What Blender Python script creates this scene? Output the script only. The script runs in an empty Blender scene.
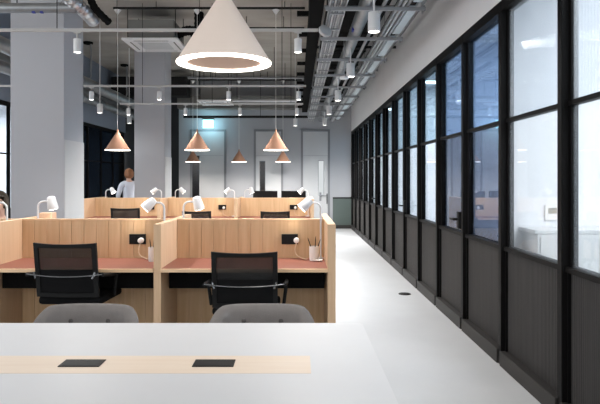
import bpy, bmesh, math, random
from mathutils import Vector, Matrix
random.seed(7)
S = bpy.context.scene
C = S.collection
PI = math.pi

# ------------------------------------------------------------------ materials
def lin(c):
    return tuple(((v/255)/12.92 if v/255 <= .04045 else ((v/255+.055)/1.055)**2.4) for v in c) + (1,)

def nodes_of(m):
    m.use_nodes = True
    return m.node_tree.nodes, m.node_tree.links

def mat(name, rgb, rough=.5, metal=0, vary=.08, scale=6, bump=0, bscale=60, stretch=None, spec=.5, rgb2=None):
    m = bpy.data.materials.new(name)
    n, l = nodes_of(m)
    b = n['Principled BSDF']
    c1 = lin(rgb)
    c2 = lin(rgb2) if rgb2 else tuple(v*(1-vary) for v in c1[:3]) + (1,)
    tc = n.new('ShaderNodeTexCoord'); mp = n.new('ShaderNodeMapping')
    if stretch: mp.inputs['Scale'].default_value = stretch
    nz = n.new('ShaderNodeTexNoise'); nz.inputs['Scale'].default_value = scale; nz.inputs['Detail'].default_value = 5
    l.new(tc.outputs['Object'], mp.inputs['Vector']); l.new(mp.outputs['Vector'], nz.inputs['Vector'])
    r = n.new('ShaderNodeValToRGB')
    r.color_ramp.elements[0].position = .3; r.color_ramp.elements[1].position = .7
    r.color_ramp.elements[0].color = c2; r.color_ramp.elements[1].color = c1
    l.new(nz.outputs['Fac'], r.inputs['Fac']); l.new(r.outputs['Color'], b.inputs['Base Color'])
    b.inputs['Roughness'].default_value = rough; b.inputs['Metallic'].default_value = metal
    b.inputs['Specular IOR Level'].default_value = spec
    if bump:
        n2 = n.new('ShaderNodeTexNoise'); n2.inputs['Scale'].default_value = bscale
        l.new(mp.outputs['Vector'], n2.inputs['Vector'])
        bp = n.new('ShaderNodeBump'); bp.inputs['Strength'].default_value = bump; bp.inputs['Distance'].default_value = .004
        l.new(n2.outputs['Fac'], bp.inputs['Height']); l.new(bp.outputs['Normal'], b.inputs['Normal'])
    return m

def emit(name, rgb, strength):
    m = bpy.data.materials.new(name)
    n, l = nodes_of(m)
    n.remove(n['Principled BSDF'])
    e = n.new('ShaderNodeEmission'); e.inputs['Color'].default_value = lin(rgb); e.inputs['Strength'].default_value = strength
    l.new(e.outputs[0], n['Material Output'].inputs[0])
    return m

def wood(name, light, dark, axis='Z', rough=.5):
    m = bpy.data.materials.new(name)
    n, l = nodes_of(m); b = n['Principled BSDF']
    tc = n.new('ShaderNodeTexCoord'); mp = n.new('ShaderNodeMapping')
    mp.inputs['Scale'].default_value = {'Z': (14, 14, .8), 'X': (.8, 14, 14), 'Y': (14, .8, 14)}[axis]
    nz = n.new('ShaderNodeTexNoise'); nz.inputs['Scale'].default_value = 2.2; nz.inputs['Detail'].default_value = 6; nz.inputs['Distortion'].default_value = .8
    r = n.new('ShaderNodeValToRGB'); r.color_ramp.elements[0].position = .25; r.color_ramp.elements[1].position = .75
    r.color_ramp.elements[0].color = lin(dark); r.color_ramp.elements[1].color = lin(light)
    l.new(tc.outputs['Object'], mp.inputs['Vector']); l.new(mp.outputs['Vector'], nz.inputs['Vector'])
    l.new(nz.outputs['Fac'], r.inputs['Fac']); l.new(r.outputs['Color'], b.inputs['Base Color'])
    b.inputs['Roughness'].default_value = rough
    b.inputs['Specular IOR Level'].default_value = .3
    return m

def glass(name, tint, boost=1.0, haze=0.0, haze_rgb=(230, 235, 240), rough=.0, reed=0):
    """thin clear pane: see-through tint + angle-dependent mirror; haze = share of milky film on it"""
    m = bpy.data.materials.new(name)
    n, l = nodes_of(m); n.remove(n['Principled BSDF'])
    t = n.new('ShaderNodeBsdfTransparent'); t.inputs['Color'].default_value = lin(tint)
    g = n.new('ShaderNodeBsdfGlossy'); g.inputs['Roughness'].default_value = rough
    f = n.new('ShaderNodeFresnel'); f.inputs['IOR'].default_value = 1.5
    mu = n.new('ShaderNodeMath'); mu.operation = 'MULTIPLY'; mu.inputs[1].default_value = boost; mu.use_clamp = True
    mx = n.new('ShaderNodeMixShader')
    last = t
    if haze:
        d = n.new('ShaderNodeBsdfTranslucent'); d.inputs['Color'].default_value = lin(haze_rgb)
        d2 = n.new('ShaderNodeBsdfDiffuse'); d2.inputs['Color'].default_value = lin(haze_rgb)
        a = n.new('ShaderNodeMixShader'); a.inputs[0].default_value = .35
        l.new(d.outputs[0], a.inputs[1]); l.new(d2.outputs[0], a.inputs[2])
        h = n.new('ShaderNodeMixShader'); h.inputs[0].default_value = haze
        l.new(t.outputs[0], h.inputs[1]); l.new(a.outputs[0], h.inputs[2]); last = h
    if reed:
        tc = n.new('ShaderNodeTexCoord'); w = n.new('ShaderNodeTexWave'); w.bands_direction = 'Y'
        w.inputs['Scale'].default_value = reed
        l.new(tc.outputs['Object'], w.inputs['Vector'])
        bp = n.new('ShaderNodeBump'); bp.inputs['Strength'].default_value = .35; bp.inputs['Distance'].default_value = .01
        l.new(w.outputs['Fac'], bp.inputs['Height']); l.new(bp.outputs['Normal'], g.inputs['Normal'])
    l.new(f.outputs[0], mu.inputs[0]); l.new(mu.outputs[0], mx.inputs[0])
    l.new(last.outputs[0], mx.inputs[1]); l.new(g.outputs[0], mx.inputs[2])
    l.new(mx.outputs[0], n['Material Output'].inputs[0])
    return m

def netting(name, rgb, cover):
    m = bpy.data.materials.new(name)
    n, l = nodes_of(m); b = n['Principled BSDF']
    b.inputs['Base Color'].default_value = lin(rgb); b.inputs['Roughness'].default_value = .8
    t = n.new('ShaderNodeBsdfTransparent'); mx = n.new('ShaderNodeMixShader'); mx.inputs[0].default_value = cover
    l.new(t.outputs[0], mx.inputs[1]); l.new(b.outputs[0], mx.inputs[2]); l.new(mx.outputs[0], n['Material Output'].inputs[0])
    return m

M = {}
M['floor'] = mat('pale_polished_floor', (203, 205, 207), .38, vary=.07, scale=2.2)
M['concrete'] = mat('board_marked_concrete', (176, 170, 161), .9, rgb2=(148, 143, 136), scale=1.1, stretch=(.7, 1.6, 1), bump=.4, bscale=8)
M['plaster'] = mat('pale_plaster', (226, 225, 225), .85, vary=.03, scale=2)
M['grey_wall'] = mat('grey_paint', (160, 162, 166), .8, vary=.03, scale=2)
M['grey_col'] = mat('column_grey_paint', (171, 173, 178), .8, vary=.03, scale=2)
M['blue_wall'] = mat('blue_grey_paint', (128, 138, 152), .8, vary=.03, scale=2)
M['white_wall'] = mat('white_paint', (232, 233, 236), .8, vary=.02, scale=2)
M['lav_wall'] = mat('lavender_blue_paint', (186, 195, 210), .8, vary=.03, scale=2)
M['dark_wall'] = mat('charcoal_paint', (52, 55, 58), .7, vary=.1)
M['carpet'] = mat('teal_grey_carpet', (118, 145, 148), .95, vary=.15, scale=40)
M['black'] = mat('black_metal', (20, 20, 20), .5, vary=.15, spec=.2)
M['mattblack'] = mat('matt_black_paint', (22, 22, 22), .95, vary=.15, spec=.05)
M['rail'] = mat('pale_grey_track', (178, 176, 173), .6, vary=.03, spec=.2)
M['guard'] = mat('pale_cladding', (190, 190, 189), .7, vary=.02)
M['body'] = mat('grey_ac_casing', (122, 122, 118), .8, vary=.06, spec=.2)
M['frame'] = mat('black_frame_paint', (15, 14, 14), .55, vary=.1, spec=.12)
M['flute'] = mat('charcoal_fluted_board', (66, 64, 63), .6, vary=.2, scale=3, stretch=(1, 8, .5), spec=.2)
M['plinth'] = mat('charcoal_plinth', (48, 46, 45), .55, vary=.08, spec=.25)
M['green'] = mat('dark_green_panel', (76, 88, 85), .6, vary=.05)
M['white'] = mat('white_metal', (216, 216, 216), .4, vary=.03)
M['lam'] = mat('white_laminate', (211, 212, 214), .42, vary=.02, spec=.35)
M['inlay'] = wood('pale_inlay_wood', (232, 216, 198), (225, 206, 186), 'X', .45)
M['oak'] = wood('light_oak_boards', (221, 189, 150), (203, 167, 126), 'Z')
M['oak2'] = wood('light_oak_panel', (216, 184, 150), (202, 168, 134), 'Z')
M['oak_x'] = wood('light_oak_edge', (232, 200, 164), (218, 182, 142), 'X')
M['red'] = mat('brick_red_desk_linoleum', (138, 84, 68), .55, vary=.08, scale=5)
M['galv'] = mat('galvanised_steel', (150, 153, 155), .38, .75, vary=.2, scale=9)
M['strut'] = mat('zinc_strut', (150, 152, 154), .5, .4, vary=.1)
M['tray'] = mat('pale_cable_tray', (186, 188, 189), .5, .2, vary=.1)
M['foil'] = mat('crinkled_foil', (190, 192, 195), .3, .8, vary=.3, scale=20, bump=.9, bscale=25)
M['paleblue'] = mat('pale_blue_duct', (196, 206, 210), .5, .1, vary=.06)
M['darkduct'] = mat('dark_grey_duct', (44, 44, 44), .85, vary=.2, scale=3, spec=.1)
M['peach'] = mat('pale_shade_paint', (230, 214, 202), .55, vary=.02)
M['terra'] = mat('terracotta_shade_paint', (190, 144, 118), .7, vary=.03, spec=.15)
M['innerpale'] = mat('peach_inner_paint', (222, 186, 164), .6, vary=.03)
M['ring'] = emit('led_ring', (255, 246, 236), 7)
M['lamp'] = emit('lamp_diffuser', (255, 248, 240), 9)
M['spot'] = emit('spot_lens', (255, 250, 245), 12)
M['panel'] = emit('room_light_panel', (245, 250, 255), 14)
M['meshback'] = netting('black_chair_mesh', (18, 18, 18), .74)
M['meshdense'] = mat('black_chair_fabric', (20, 20, 21), .85, vary=.2, scale=30, spec=.1)
M['chrome'] = mat('polished_steel', (120, 122, 124), .25, .9, vary=.05)
M['fabric'] = mat('grey_tub_fabric', (124, 119, 116), .95, vary=.12, scale=18, bump=.5, bscale=220)
M['button'] = mat('dark_grey_button', (84, 80, 78), .9)
M['plug'] = mat('white_plastic', (236, 234, 230), .4, vary=.02)
M['cable'] = mat('cream_cable', (226, 200, 168), .6)
M['monitor'] = mat('black_plastic', (20, 20, 22), .5, vary=.1, spec=.2)
M['door'] = mat('grey_door_paint', (178, 180, 182), .6, vary=.03, scale=2)
M['doorframe'] = mat('door_frame_grey', (118, 121, 125), .6, vary=.04)
M['doorlite'] = emit('glowing_door_pane', (235, 240, 242), .85)  # emission stands in for the lit room behind the pane
M['darkglass'] = mat('dark_door_pane', (14, 15, 17), .15)
M['exit'] = emit('exit_sign_face', (165, 232, 245), 3.2)
M['exitmark'] = emit('exit_pictogram', (245, 255, 255), 4.5)
M['glass_clear'] = glass('clear_partition_glass', (244, 248, 251), .4)
M['glass_film'] = glass('milky_film_glass', (248, 249, 250), .16, .08)
M['glass_reed'] = glass('reeded_glass', (244, 247, 250), .3, .2, reed=9)
M['glass_blue'] = glass('blue_tinted_glass', (200, 214, 228), .6)
M['glass_sky'] = glass('pale_blue_glass', (214, 228, 236), .5)
M['glass_mirror'] = glass('reflective_tinted_glass', (216, 222, 232), .85)
M['glass_dark'] = glass('smoked_glass', (110, 124, 140), .9)
M['skin'] = mat('skin', (214, 172, 150), .6)
M['hair_b'] = mat('auburn_hair', (150, 96, 58), .6, vary=.35, scale=30, stretch=(1, 1, .2))
M['hair_d'] = mat('brown_hair', (74, 62, 46), .6, vary=.35, scale=30, stretch=(1, 1, .2))
M['shirt_w'] = mat('white_shirt', (222, 222, 230), .9, vary=.08)
M['shirt_r'] = mat('burgundy_top', (120, 60, 66), .9, vary=.1)
M['trouser'] = mat('dark_trousers', (40, 42, 52), .9)
M['tan'] = mat('tan_plain', (206, 170, 140), .8)
M['art'] = mat('muted_screen', (150, 146, 132), .4)
M['bluetag'] = mat('blue_sticker', (44, 56, 140), .6)
M['reddot'] = mat('red_tag', (190, 60, 60), .6)
M['bluechair'] = mat('blue_chair_fabric', (52, 78, 140), .9)

# ------------------------------------------------------------------ mesh helpers
class MB:
    def __init__(s): s.bm = bmesh.new()
    def box(s, x0, x1, y0, y1, z0, z1, bev=0):
        r = bmesh.ops.create_cube(s.bm, size=1)
        vs = r['verts']
        for v in vs:
            v.co = Vector(((x0+x1)/2+v.co.x*(x1-x0), (y0+y1)/2+v.co.y*(y1-y0), (z0+z1)/2+v.co.z*(z1-z0)))
        if bev:
            es = list({e for v in vs for e in v.link_edges})
            bmesh.ops.bevel(s.bm, geom=es, offset=bev, segments=2, affect='EDGES', profile=.5)
        return s
    def cyl(s, p0, p1, r, r2=None, seg=14, cap=True):
        p0, p1 = Vector(p0), Vector(p1); d = p1-p0
        q = d.to_track_quat('Z', 'Y').to_matrix().to_4x4(); q.translation = (p0+p1)/2
        bmesh.ops.create_cone(s.bm, cap_ends=cap, segments=seg, radius1=r, radius2=r if r2 is None else r2, depth=d.length, matrix=q)
        return s
    def tube(s, pts, r, seg=8):
        pts = [Vector(p) for p in pts]; rings = []
        up = None
        for i, p in enumerate(pts):
            d = (pts[min(i+1, len(pts)-1)]-pts[max(i-1, 0)]).normalized()
            if up is None:
                up = Vector((0, 0, 1)) if abs(d.z) < .9 else Vector((1, 0, 0))
            a = d.cross(up).normalized(); b = a.cross(d).normalized(); up = b
            rr = r[i] if isinstance(r, (list, tuple)) else r
            rings.append([s.bm.verts.new(p+(a*math.cos(t*2*PI/seg)+b*math.sin(t*2*PI/seg))*rr) for t in range(seg)])
        for a, b in zip(rings, rings[1:]):
            for t in range(seg):
                s.bm.faces.new((a[t], a[(t+1) % seg], b[(t+1) % seg], b[t]))
        s.bm.faces.new(rings[0][::-1]); s.bm.faces.new(rings[-1])
        return s
    def lathe(s, prof, c=(0, 0, 0), seg=32, closed=False):
        rings = []
        for (r, z) in prof:
            if r < 1e-5: rings.append([s.bm.verts.new((c[0], c[1], c[2]+z))])
            else: rings.append([s.bm.verts.new((c[0]+r*math.cos(t*2*PI/seg), c[1]+r*math.sin(t*2*PI/seg), c[2]+z)) for t in range(seg)])
        prs = list(zip(rings, rings[1:])) + ([(rings[-1], rings[0])] if closed else [])
        for a, b in prs:
            for t in range(seg):
                u = (t+1) % seg
                if len(a) == 1 and len(b) == 1: continue
                if len(a) == 1: s.bm.faces.new((a[0], b[u], b[t]))
                elif len(b) == 1: s.bm.faces.new((a[t], a[u], b[0]))
                else: s.bm.faces.new((a[t], a[u], b[u], b[t]))
        return s
    def ball(s, c, rx, ry, rz, seg=16):
        m = Matrix.Translation(c) @ Matrix.Diagonal((rx, ry, rz, 1))
        bmesh.ops.create_uvsphere(s.bm, u_segments=seg, v_segments=seg//2+2, radius=1, matrix=m)
        return s
    def prism(s, pts, axis, a0, a1):
        """extrude a closed outline; axis 'x','y','z' = extrusion direction"""
        def P(u, v, a): return {'x': (a, u, v), 'y': (u, a, v), 'z': (u, v, a)}[axis]
        A = [s.bm.verts.new(P(u, v, a0)) for u, v in pts]; B = [s.bm.verts.new(P(u, v, a1)) for u, v in pts]
        s.bm.faces.new(A); s.bm.faces.new(B[::-1])
        for i in range(len(pts)):
            j = (i+1) % len(pts); s.bm.faces.new((A[i], A[j], B[j], B[i]))
        return s
    def build(s, name, m, parent=None, smooth=False, subsurf=0, loc=None):
        bm = s.bm
        bmesh.ops.recalc_face_normals(bm, faces=bm.faces)
        o_loc = Vector((0, 0, 0))
        if parent is None:
            xs = [v.co for v in bm.verts]
            o_loc = Vector(((min(v.x for v in xs)+max(v.x for v in xs))/2, (min(v.y for v in xs)+max(v.y for v in xs))/2, min(v.z for v in xs)))
            for v in bm.verts: v.co -= o_loc
        me = bpy.data.meshes.new(name); bm.to_mesh(me); bm.free()
        me.materials.append(M[m] if isinstance(m, str) else m)
        if smooth:
            for p in me.polygons: p.use_smooth = True
            try: me.set_sharp_from_angle(angle=math.radians(40))
            except Exception: pass
        o = bpy.data.objects.new(name, me); C.objects.link(o)
        o.location = o_loc
        if parent is not None: o.parent = parent
        if subsurf:
            md = o.modifiers.new('Subdivision', 'SUBSURF'); md.levels = subsurf; md.render_levels = subsurf
        return o

def tag(o, label=None, cat=None, group=None, kind=None):
    if label: o['label'] = label
    if cat: o['category'] = cat
    if group: o['group'] = group
    if kind: o['kind'] = kind
    return o

def thing(name, label, cat, loc=(0, 0, 0), rz=0, group=None, kind=None):
    o = bpy.data.objects.new(name, None); C.objects.link(o)
    o.empty_display_size = .1
    o.location = loc; o.rotation_euler = (0, 0, rz)
    return tag(o, label, cat, group, kind)

def copy_tree(o, parent=None):
    c = o.copy(); C.objects.link(c)
    if parent is not None: c.parent = parent
    for ch in list(o.children): copy_tree(ch, c)
    return c

def dup(root, loc, label, group=None, rz=None):
    c = copy_tree(root); c.location = loc; c['label'] = label
    if rz is not None: c.rotation_euler = (0, 0, rz)
    if group: c['group'] = group
    return c

def struct(name, mb, m, label=None, cat=None):
    return tag(mb.build(name, m), label, cat, kind='structure')

ORD = ['nearest', 'second nearest', 'third nearest', 'fourth nearest', 'fifth nearest', 'sixth nearest', 'seventh nearest',
       'eighth nearest', 'ninth nearest', 'tenth nearest', 'eleventh nearest', 'twelfth nearest', 'thirteenth nearest', 'fourteenth nearest', 'fifteenth nearest']

# ------------------------------------------------------------------ camera
cam = bpy.data.objects.new('camera', bpy.data.cameras.new('camera')); C.objects.link(cam)
cam.location = (0, 0, 1.4); cam.rotation_euler = (PI/2, 0, 0)
cam.data.sensor_width = 36; cam.data.lens = 36
cam.data.shift_x = 3/600; cam.data.shift_y = -23/600
cam.data.clip_start = .05
S.camera = cam

# ------------------------------------------------------------------ the setting
XR = 4.2; CEIL = 4.3; BACK = 16.97; XW = 1.53; XL = -5.0
struct('floor', MB().box(-8, 5, -3, 20, -.1, 0), 'floor', 'pale grey polished floor of the open plan office', 'floor')
struct('ceiling', MB().box(-8, XW+.2, -3, 20, CEIL, CEIL+.2), 'concrete', 'bare concrete ceiling with board marks', 'ceiling')
struct('wall_right', MB().box(XW+.005, XW+.14, -3, BACK, 2.742, CEIL), 'plaster', 'pale plaster upper wall above the black glazed partition', 'wall')
struct('wall_back', MB().box(-3.34, XW+.2, BACK, BACK+.15, 0, CEIL), 'grey_wall', 'grey back wall with tall doors', 'wall')
struct('wall_back_dark', MB().box(-5.2, -3.34, 17.5, 17.65, 0, CEIL), 'dark_wall', 'charcoal back wall beyond the second column', 'wall')
struct('wall_left', MB().box(XL-.14, XL, 9.39, 17.5, 2.742, CEIL), 'blue_wall', 'blue grey upper wall above the left glazed partition', 'wall')
struct('wall_front_added', MB().box(-8, XR+.1, -3.15, -3.0, 0, 1.0), 'white_wall', 'low wall added behind the camera to block low daylight', 'wall')  # unseen wall added to keep low daylight from under the desks
struct('wall_left_added', MB().box(XL-.14, XL, -3, 9.30, 0, 1.0), 'blue_wall', 'low wall added on the left, out of view, to block low daylight', 'wall')  # unseen low wall, added to cut daylight entering from the left
# dado on the back wall
d = thing('trim_1', 'dark green dado panel with black cap beside the right door', 'dado', (1.25, BACK-.02, 0), kind='structure')
MB().box(-.24, .28, -.01, .018, .1, .85).build('panel', 'green', d)
MB().box(-.24, .28, -.02, .018, .85, .885).build('cap', 'black', d)
MB().box(-.24, .28, -.02, .018, 0, .1).build('skirting', 'plinth', d)

# columns
for i, (y, lab) in enumerate([(6.7, 'big grey square column at left, nearer the camera, behind the oak desks'),
                              (11.8, 'grey square column farther away, beside the standing person')]):
    t = thing('column', lab, 'column', (-2.9, y+.3, 0), kind='structure')
    MB().box(-.3, .3, -.3, .3, 0, CEIL, .006).build('shaft', 'grey_col', t)
    MB().box(.301, .308, -.295, .3, 0, 1.84).build('corner_guard', 'guard', t)['label'] = 'white lower cladding on right face'

# glazed partition, right : one window per bay
def flute_mb(y0, y1, x, z0, z1, pitch=.021, depth=.008):
    mb = MB(); n = max(2, int((y1-y0)/pitch)); h = (y1-y0)/n
    pts = []
    for k in range(n):
        a = y0+k*h
        pts += [(x+depth, a), (x, a+h*.18), (x, a+h*.72), (x+depth, a+h*.9)]
    pts += [(x+depth, y1), (x+.03, y1), (x+.03, y0)]
    bm = mb.bm
    lo = [bm.verts.new((p[0], p[1], z0)) for p in pts]; hi = [bm.verts.new((p[0], p[1], z1)) for p in pts]
    for i in range(len(pts)):
        j = (i+1) % len(pts); bm.faces.new((lo[i], lo[j], hi[j], hi[i]))
    bm.faces.new(lo); bm.faces.new(hi[::-1])
    return mb

def bay(idx, far, near, upper, lower, side, label, handle=None, fluted=True, door=False):
    """post stands at the far edge of the bay. side=+1 right wall, -1 left wall (mirrored)"""
    X = XW if side > 0 else -XL
    nm = ('door_%d' if door else 'window_%d') % idx
    yc = (far+near)/2
    t = thing(nm, label, 'glass door' if door else 'glazed partition', (side*X, yc, 0), kind='structure')
    if side < 0: pass
    def bx(x0, x1, y0, y1, z0, z1, bev=0):
        a, b = (x0, x1) if side > 0 else (-x1*.4, -x0*.4)
        return MB().box(a, b, y0-yc, y1-yc, z0, z1, bev)
    bx(0, .10, far-.06, far, 0, 2.74, .004).build('post', 'frame', t)
    a, b = near, far-.06
    bx(.002, .10, a, b, 2.66, 2.74).build('header', 'frame', t)
    bx(.035, .085, a, b, 1.825, 1.853).build('transom', 'frame', t)
    bx(.02, .10, a, b, .862, .893).build('sill', 'frame', t)
    bx(-.012, .10, a-.06 if False else a, b, 0, .11, .004).build('plinth', 'plinth', t)
    # slim inner beads round the panes
    bead = MB()
    for (z0, z1) in ((.893, 1.825), (1.853, 2.66)):
        for (p, q) in ((a, a+.025), (b-.025, b)):
            x0, x1 = (.045, .08) if side > 0 else (-.032, -.018)
            bead.box(x0, x1, p-yc, q-yc, z0, z1)
    bead.build('glazing_bead', 'frame', t)
    bx(.058, .064, a+.02, b-.02, .885, 1.83).build('glass_pane', lower, t)
    bx(.058, .064, a+.02, b-.02, 1.85, 2.67).build('glass_pane', upper, t)
    if fluted:
        m = flute_mb(a-yc, b-yc, .045, .11, .865)
        if side < 0:
            for v in m.bm.verts: v.co.x = -v.co.x*.4
        m.build('fluted_panel', 'flute', t)
        bd = MB()
        for (p, q) in ((a, a+.02), (b-.02, b)):
            x0, x1 = (.03, .06) if side > 0 else (-.024, -.012)
            bd.box(x0, x1, p-yc, q-yc, .11, .865)
        bd.build('panel_bead', 'frame', t)
    if handle is not None:
        h = handle-yc
        hm = MB().box(-.012, .03, h-.03, h+.03, .93, 1.09, .004)
        hm.cyl((-.012, h, 1.02), (-.05, h, 1.02), .011).cyl((-.05, h-.012, 1.02), (-.05, h+.11, 1.02), .011)
        hm.build('door_handle', 'black', t)
    return t

PIT = 1.033
posts = [3.53+PIT*k for k in range(-4, 14)]
di = 1
for k in range(-3, 14):
    far = 3.53+PIT*k; near = far-PIT
    far = min(far, BACK)
    low, up = 'glass_clear', 'glass_clear'
    if k in (0, 1): up, low = 'glass_reed', 'glass_film'
    if k < 0: up = low = 'glass_film'
    if k in (2, 3): up, low = 'glass_blue', 'glass_mirror'
    if k > 3: up = 'glass_sky'
    isdoor = k in (3, 5, 8)
    if isdoor:
        lab = 'black framed glass door in the right partition, ' + {3: 'nearest of the three with handles', 5: 'middle one of the three with handles', 8: 'farthest of the three with handles'}[k]
        bay(di, far, near, up, low, 1, lab, handle=(near+.08 if k == 3 else far-.13), door=True); di += 1
    else:
        lab = 'black framed glazed bay of the right partition, %s bay to the camera' % (ORD[k] if k >= 0 else ['', 'beside the table', 'behind the table edge', 'at the camera'][-k])
        bay(k+4, far, near, up, low, 1, lab)
for k in range(8):
    far = 10.47+.985*k; near = far-.985
    bay(20+k, far, near, 'glass_dark' if k > 2 else 'glass_clear', 'glass_dark' if k > 2 else 'glass_clear', -1,
        'black framed glazed bay of the left partition, %s bay to the camera' % ORD[k])

# rooms behind the partitions
struct('wall_room_side', MB().box(XR, XR+.1, -3, BACK, 0, 2.9), 'white_wall', 'white side wall of the meeting rooms', 'wall')
struct('wall_room_1', MB().box(XW+.11, XR, 4.60, 4.70, 0, 2.9), 'white_wall', 'white cross wall of the nearest meeting room', 'wall')
struct('wall_room_2', MB().box(XW+.11, XR, 6.60, 6.68, 0, 2.9), 'lav_wall', 'lavender blue end wall of the dim meeting room', 'wall')
struct('wall_room_4', MB().box(XW+.11, XR, 9.72, 9.80, 0, 2.9), 'white_wall', 'white cross wall of the third meeting room', 'wall')
struct('wall_room_3', MB().box(XW+.11, XR, 13.9, 13.98, 0, 2.9), 'white_wall', 'white cross wall of the farthest meeting room', 'wall')
struct('ceiling_rooms', MB().box(XW+.141, XR+.1, -3, BACK, 2.9, 3.0), 'white_wall', 'white ceiling of the meeting rooms', 'ceiling')
struct('floor_rooms', MB().box(XW+.11, XR, -3, 4.6, 0, .006), 'carpet', 'teal grey carpet of the nearest meeting room', 'carpet')
struct('wall_left_room', MB().box(-8, XL-.15, 12.9, 13.0, 0, 2.9), 'white_wall', 'white wall of the room beyond the left partition', 'wall')
struct('ceiling_left_room', MB().box(-8, XL-.14, 8, 20, 2.9, 3.0), 'white_wall', 'white ceiling of the room beyond the left partition', 'ceiling')
def room_light(x0, x1, y0, y1, z, lab, e=150):
    t = thing('ceiling_light', lab, 'ceiling light', ((x0+x1)/2, (y0+y1)/2, z-.06), group='linear lights in the meeting rooms')
    w, dd = (x1-x0)/2, (y1-y0)/2
    MB().box(-w-.01, w+.01, -dd-.01, dd+.01, .015, .06).build('housing', 'white', t)
    MB().box(-w, w, -dd, dd, 0, .016).build('diffuser', 'panel', t)
    L = bpy.data.lights.new('room_light', 'AREA'); L.shape = 'RECTANGLE'; L.size = 2*w; L.size_y = 2*dd; L.energy = e; L.color = (.93, .97, 1)
    lo = bpy.data.objects.new('room_tube', L); C.objects.link(lo); lo.parent = t; lo.location = (0, 0, -.01)
room_light(1.9, 4.0, 1.2, 1.4, 2.9, 'white linear ceiling light in the nearest meeting room, nearer one', 42)
room_light(1.9, 4.0, 3.0, 3.2, 2.9, 'white linear ceiling light in the nearest meeting room, farther one', 66)
room_light(1.8, 4.0, 5.15, 5.25, 2.9, 'white linear ceiling light in the dim blue meeting room', 135)
room_light(1.8, 4.0, 7.4, 7.55, 2.9, 'white linear ceiling light in the third meeting room, nearer one', 36)
room_light(1.8, 4.0, 8.9, 9.05, 2.9, 'white linear ceiling light in the third meeting room, farther one', 44)
room_light(1.8, 4.0, 12.4, 12.55, 2.9, 'white linear ceiling light in the fourth meeting room', 62)
room_light(1.8, 4.0, 15.2, 15.35, 2.9, 'white linear ceiling light in the farthest meeting room', 56)
room_light(-7, -5.4, 11.4, 11.6, 2.9, 'white linear ceiling light in the room beyond the left partition', 160)

room_light(-6.6, -5.6, 15.6, 15.75, 2.9, 'fill light added to lift the dark room beyond the left partition', 14)  # added light, brightens what shows through the dark left glazing
t = thing('credenza', 'low white cabinet against the cross wall of the nearest meeting room', 'cabinet', (2.1, 4.44, .006))
MB().box(-.38, .5, -.15, .15, .06, 1.0, .004).build('body', 'white', t)
MB().box(-.40, .52, -.155, .155, 1.0, 1.03, .004).build('top', 'white', t)
MB().box(-.36, .055, -.158, -.151, .09, .98).build('door', 'white', t)
MB().box(.065, .48, -.158, -.151, .09, .98).build('door', 'white', t)
MB().box(-.34, .46, -.12, .12, 0, .06).build('plinth', 'black', t)
t = thing('wall_controller', 'small white control panel with grey screen on the meeting room wall', 'control panel', (1.945, 4.597, 1.085))
MB().box(-.048, .048, -.014, .0, 0, .115, .003).build('case', 'plug', t)
MB().box(-.026, .04, -.016, -.0135, .05, .095).build('screen', 'art', t)

# back wall doors
def back_door(idx, x0, x1, label, lite, litemat, leaf0=None, handle=None):
    xc = (x0+x1)/2; w = (x1-x0)/2
    t = thing('door_%d' % idx, label, 'door', (xc, BACK, 0), kind='structure')
    fr = MB()
    fr.box(-w, -w+.06, -.03, -.001, 0, 2.8).box(w-.06, w, -.03, -.001, 0, 2.8).box(-w+.06, w-.06, -.03, -.001, 2.74, 2.8)
    fr.build('door_frame', 'doorframe', t)
    MB().box(-w+.06, w-.06, -.018, -.001, 2.07, 2.74).build('over_panel', 'door', t)
    l0 = -w+.06 if leaf0 is None else leaf0-xc
    lf = MB()
    if lite:
        a, b = lite[0]-xc, lite[1]-xc; z0, z1 = lite[2], lite[3]
        lf.box(l0+.004, a, -.022, -.001, 0, 2.055).box(b, w-.064, -.022, -.001, 0, 2.055)
        lf.box(a, b, -.022, -.001, 0, z0).box(a, b, -.022, -.001, z1, 2.055)
        lo = lf.build('door_leaf', 'door', t)
        MB().box(a, b, -.014, -.002, z0, z1).build('vision_pane', litemat, lo)
        bd = MB()
        for (p, q) in ((a-.012, a), (b, b+.012)): bd.box(p, q, -.026, -.021, z0-.012, z1+.012)
        bd.box(a, b, -.026, -.021, z1, z1+.012).box(a, b, -.026, -.021, z0-.012, z0)
        bd.build('pane_bead', 'doorframe', lo)
    else:
        lo = lf.box(l0+.004, w-.064, -.022, -.001, 0, 2.055).build('door_leaf', 'door', t)
    if leaf0 is not None:
        MB().box(-w+.06, l0, -.012, -.001, 0, 2.055).build('side_pane', 'darkglass', t)
    if handle is not None:
        h = handle-xc
        MB().box(h-.03, h+.03, -.032, -.022, .78, 1.02, .004).cyl((h, -.03, .93), (h, -.09, .93), .012).cyl((h, -.085, .93), (h+.16, -.085, .93), .012).build('door_handle', 'doorframe', lo)
    return t
bd1 = back_door(11, .11, .93, 'tall grey door with bright vision pane beside the right partition', (.61, .75, .95, 1.91), 'doorlite', handle=.66)
back_door(12, -1.22, -.39, 'tall grey door with dark slit pane behind the right desks', (-1.046, -.905, .45, 1.9), 'darkglass')
back_door(13, -3.02, -2.0, 'tall grey door with dark side pane under the lit exit sign', None, None, leaf0=-2.76)
MB().box(.325-.012, .325+.012, -.06, -.04, .70, .99, .003).box(.325-.008, .325+.008, -.045, -.02, .74, .76).box(.325-.008, .325+.008, -.045, -.02, .93, .95).build('pull_handle', 'black', bd1)
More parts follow.
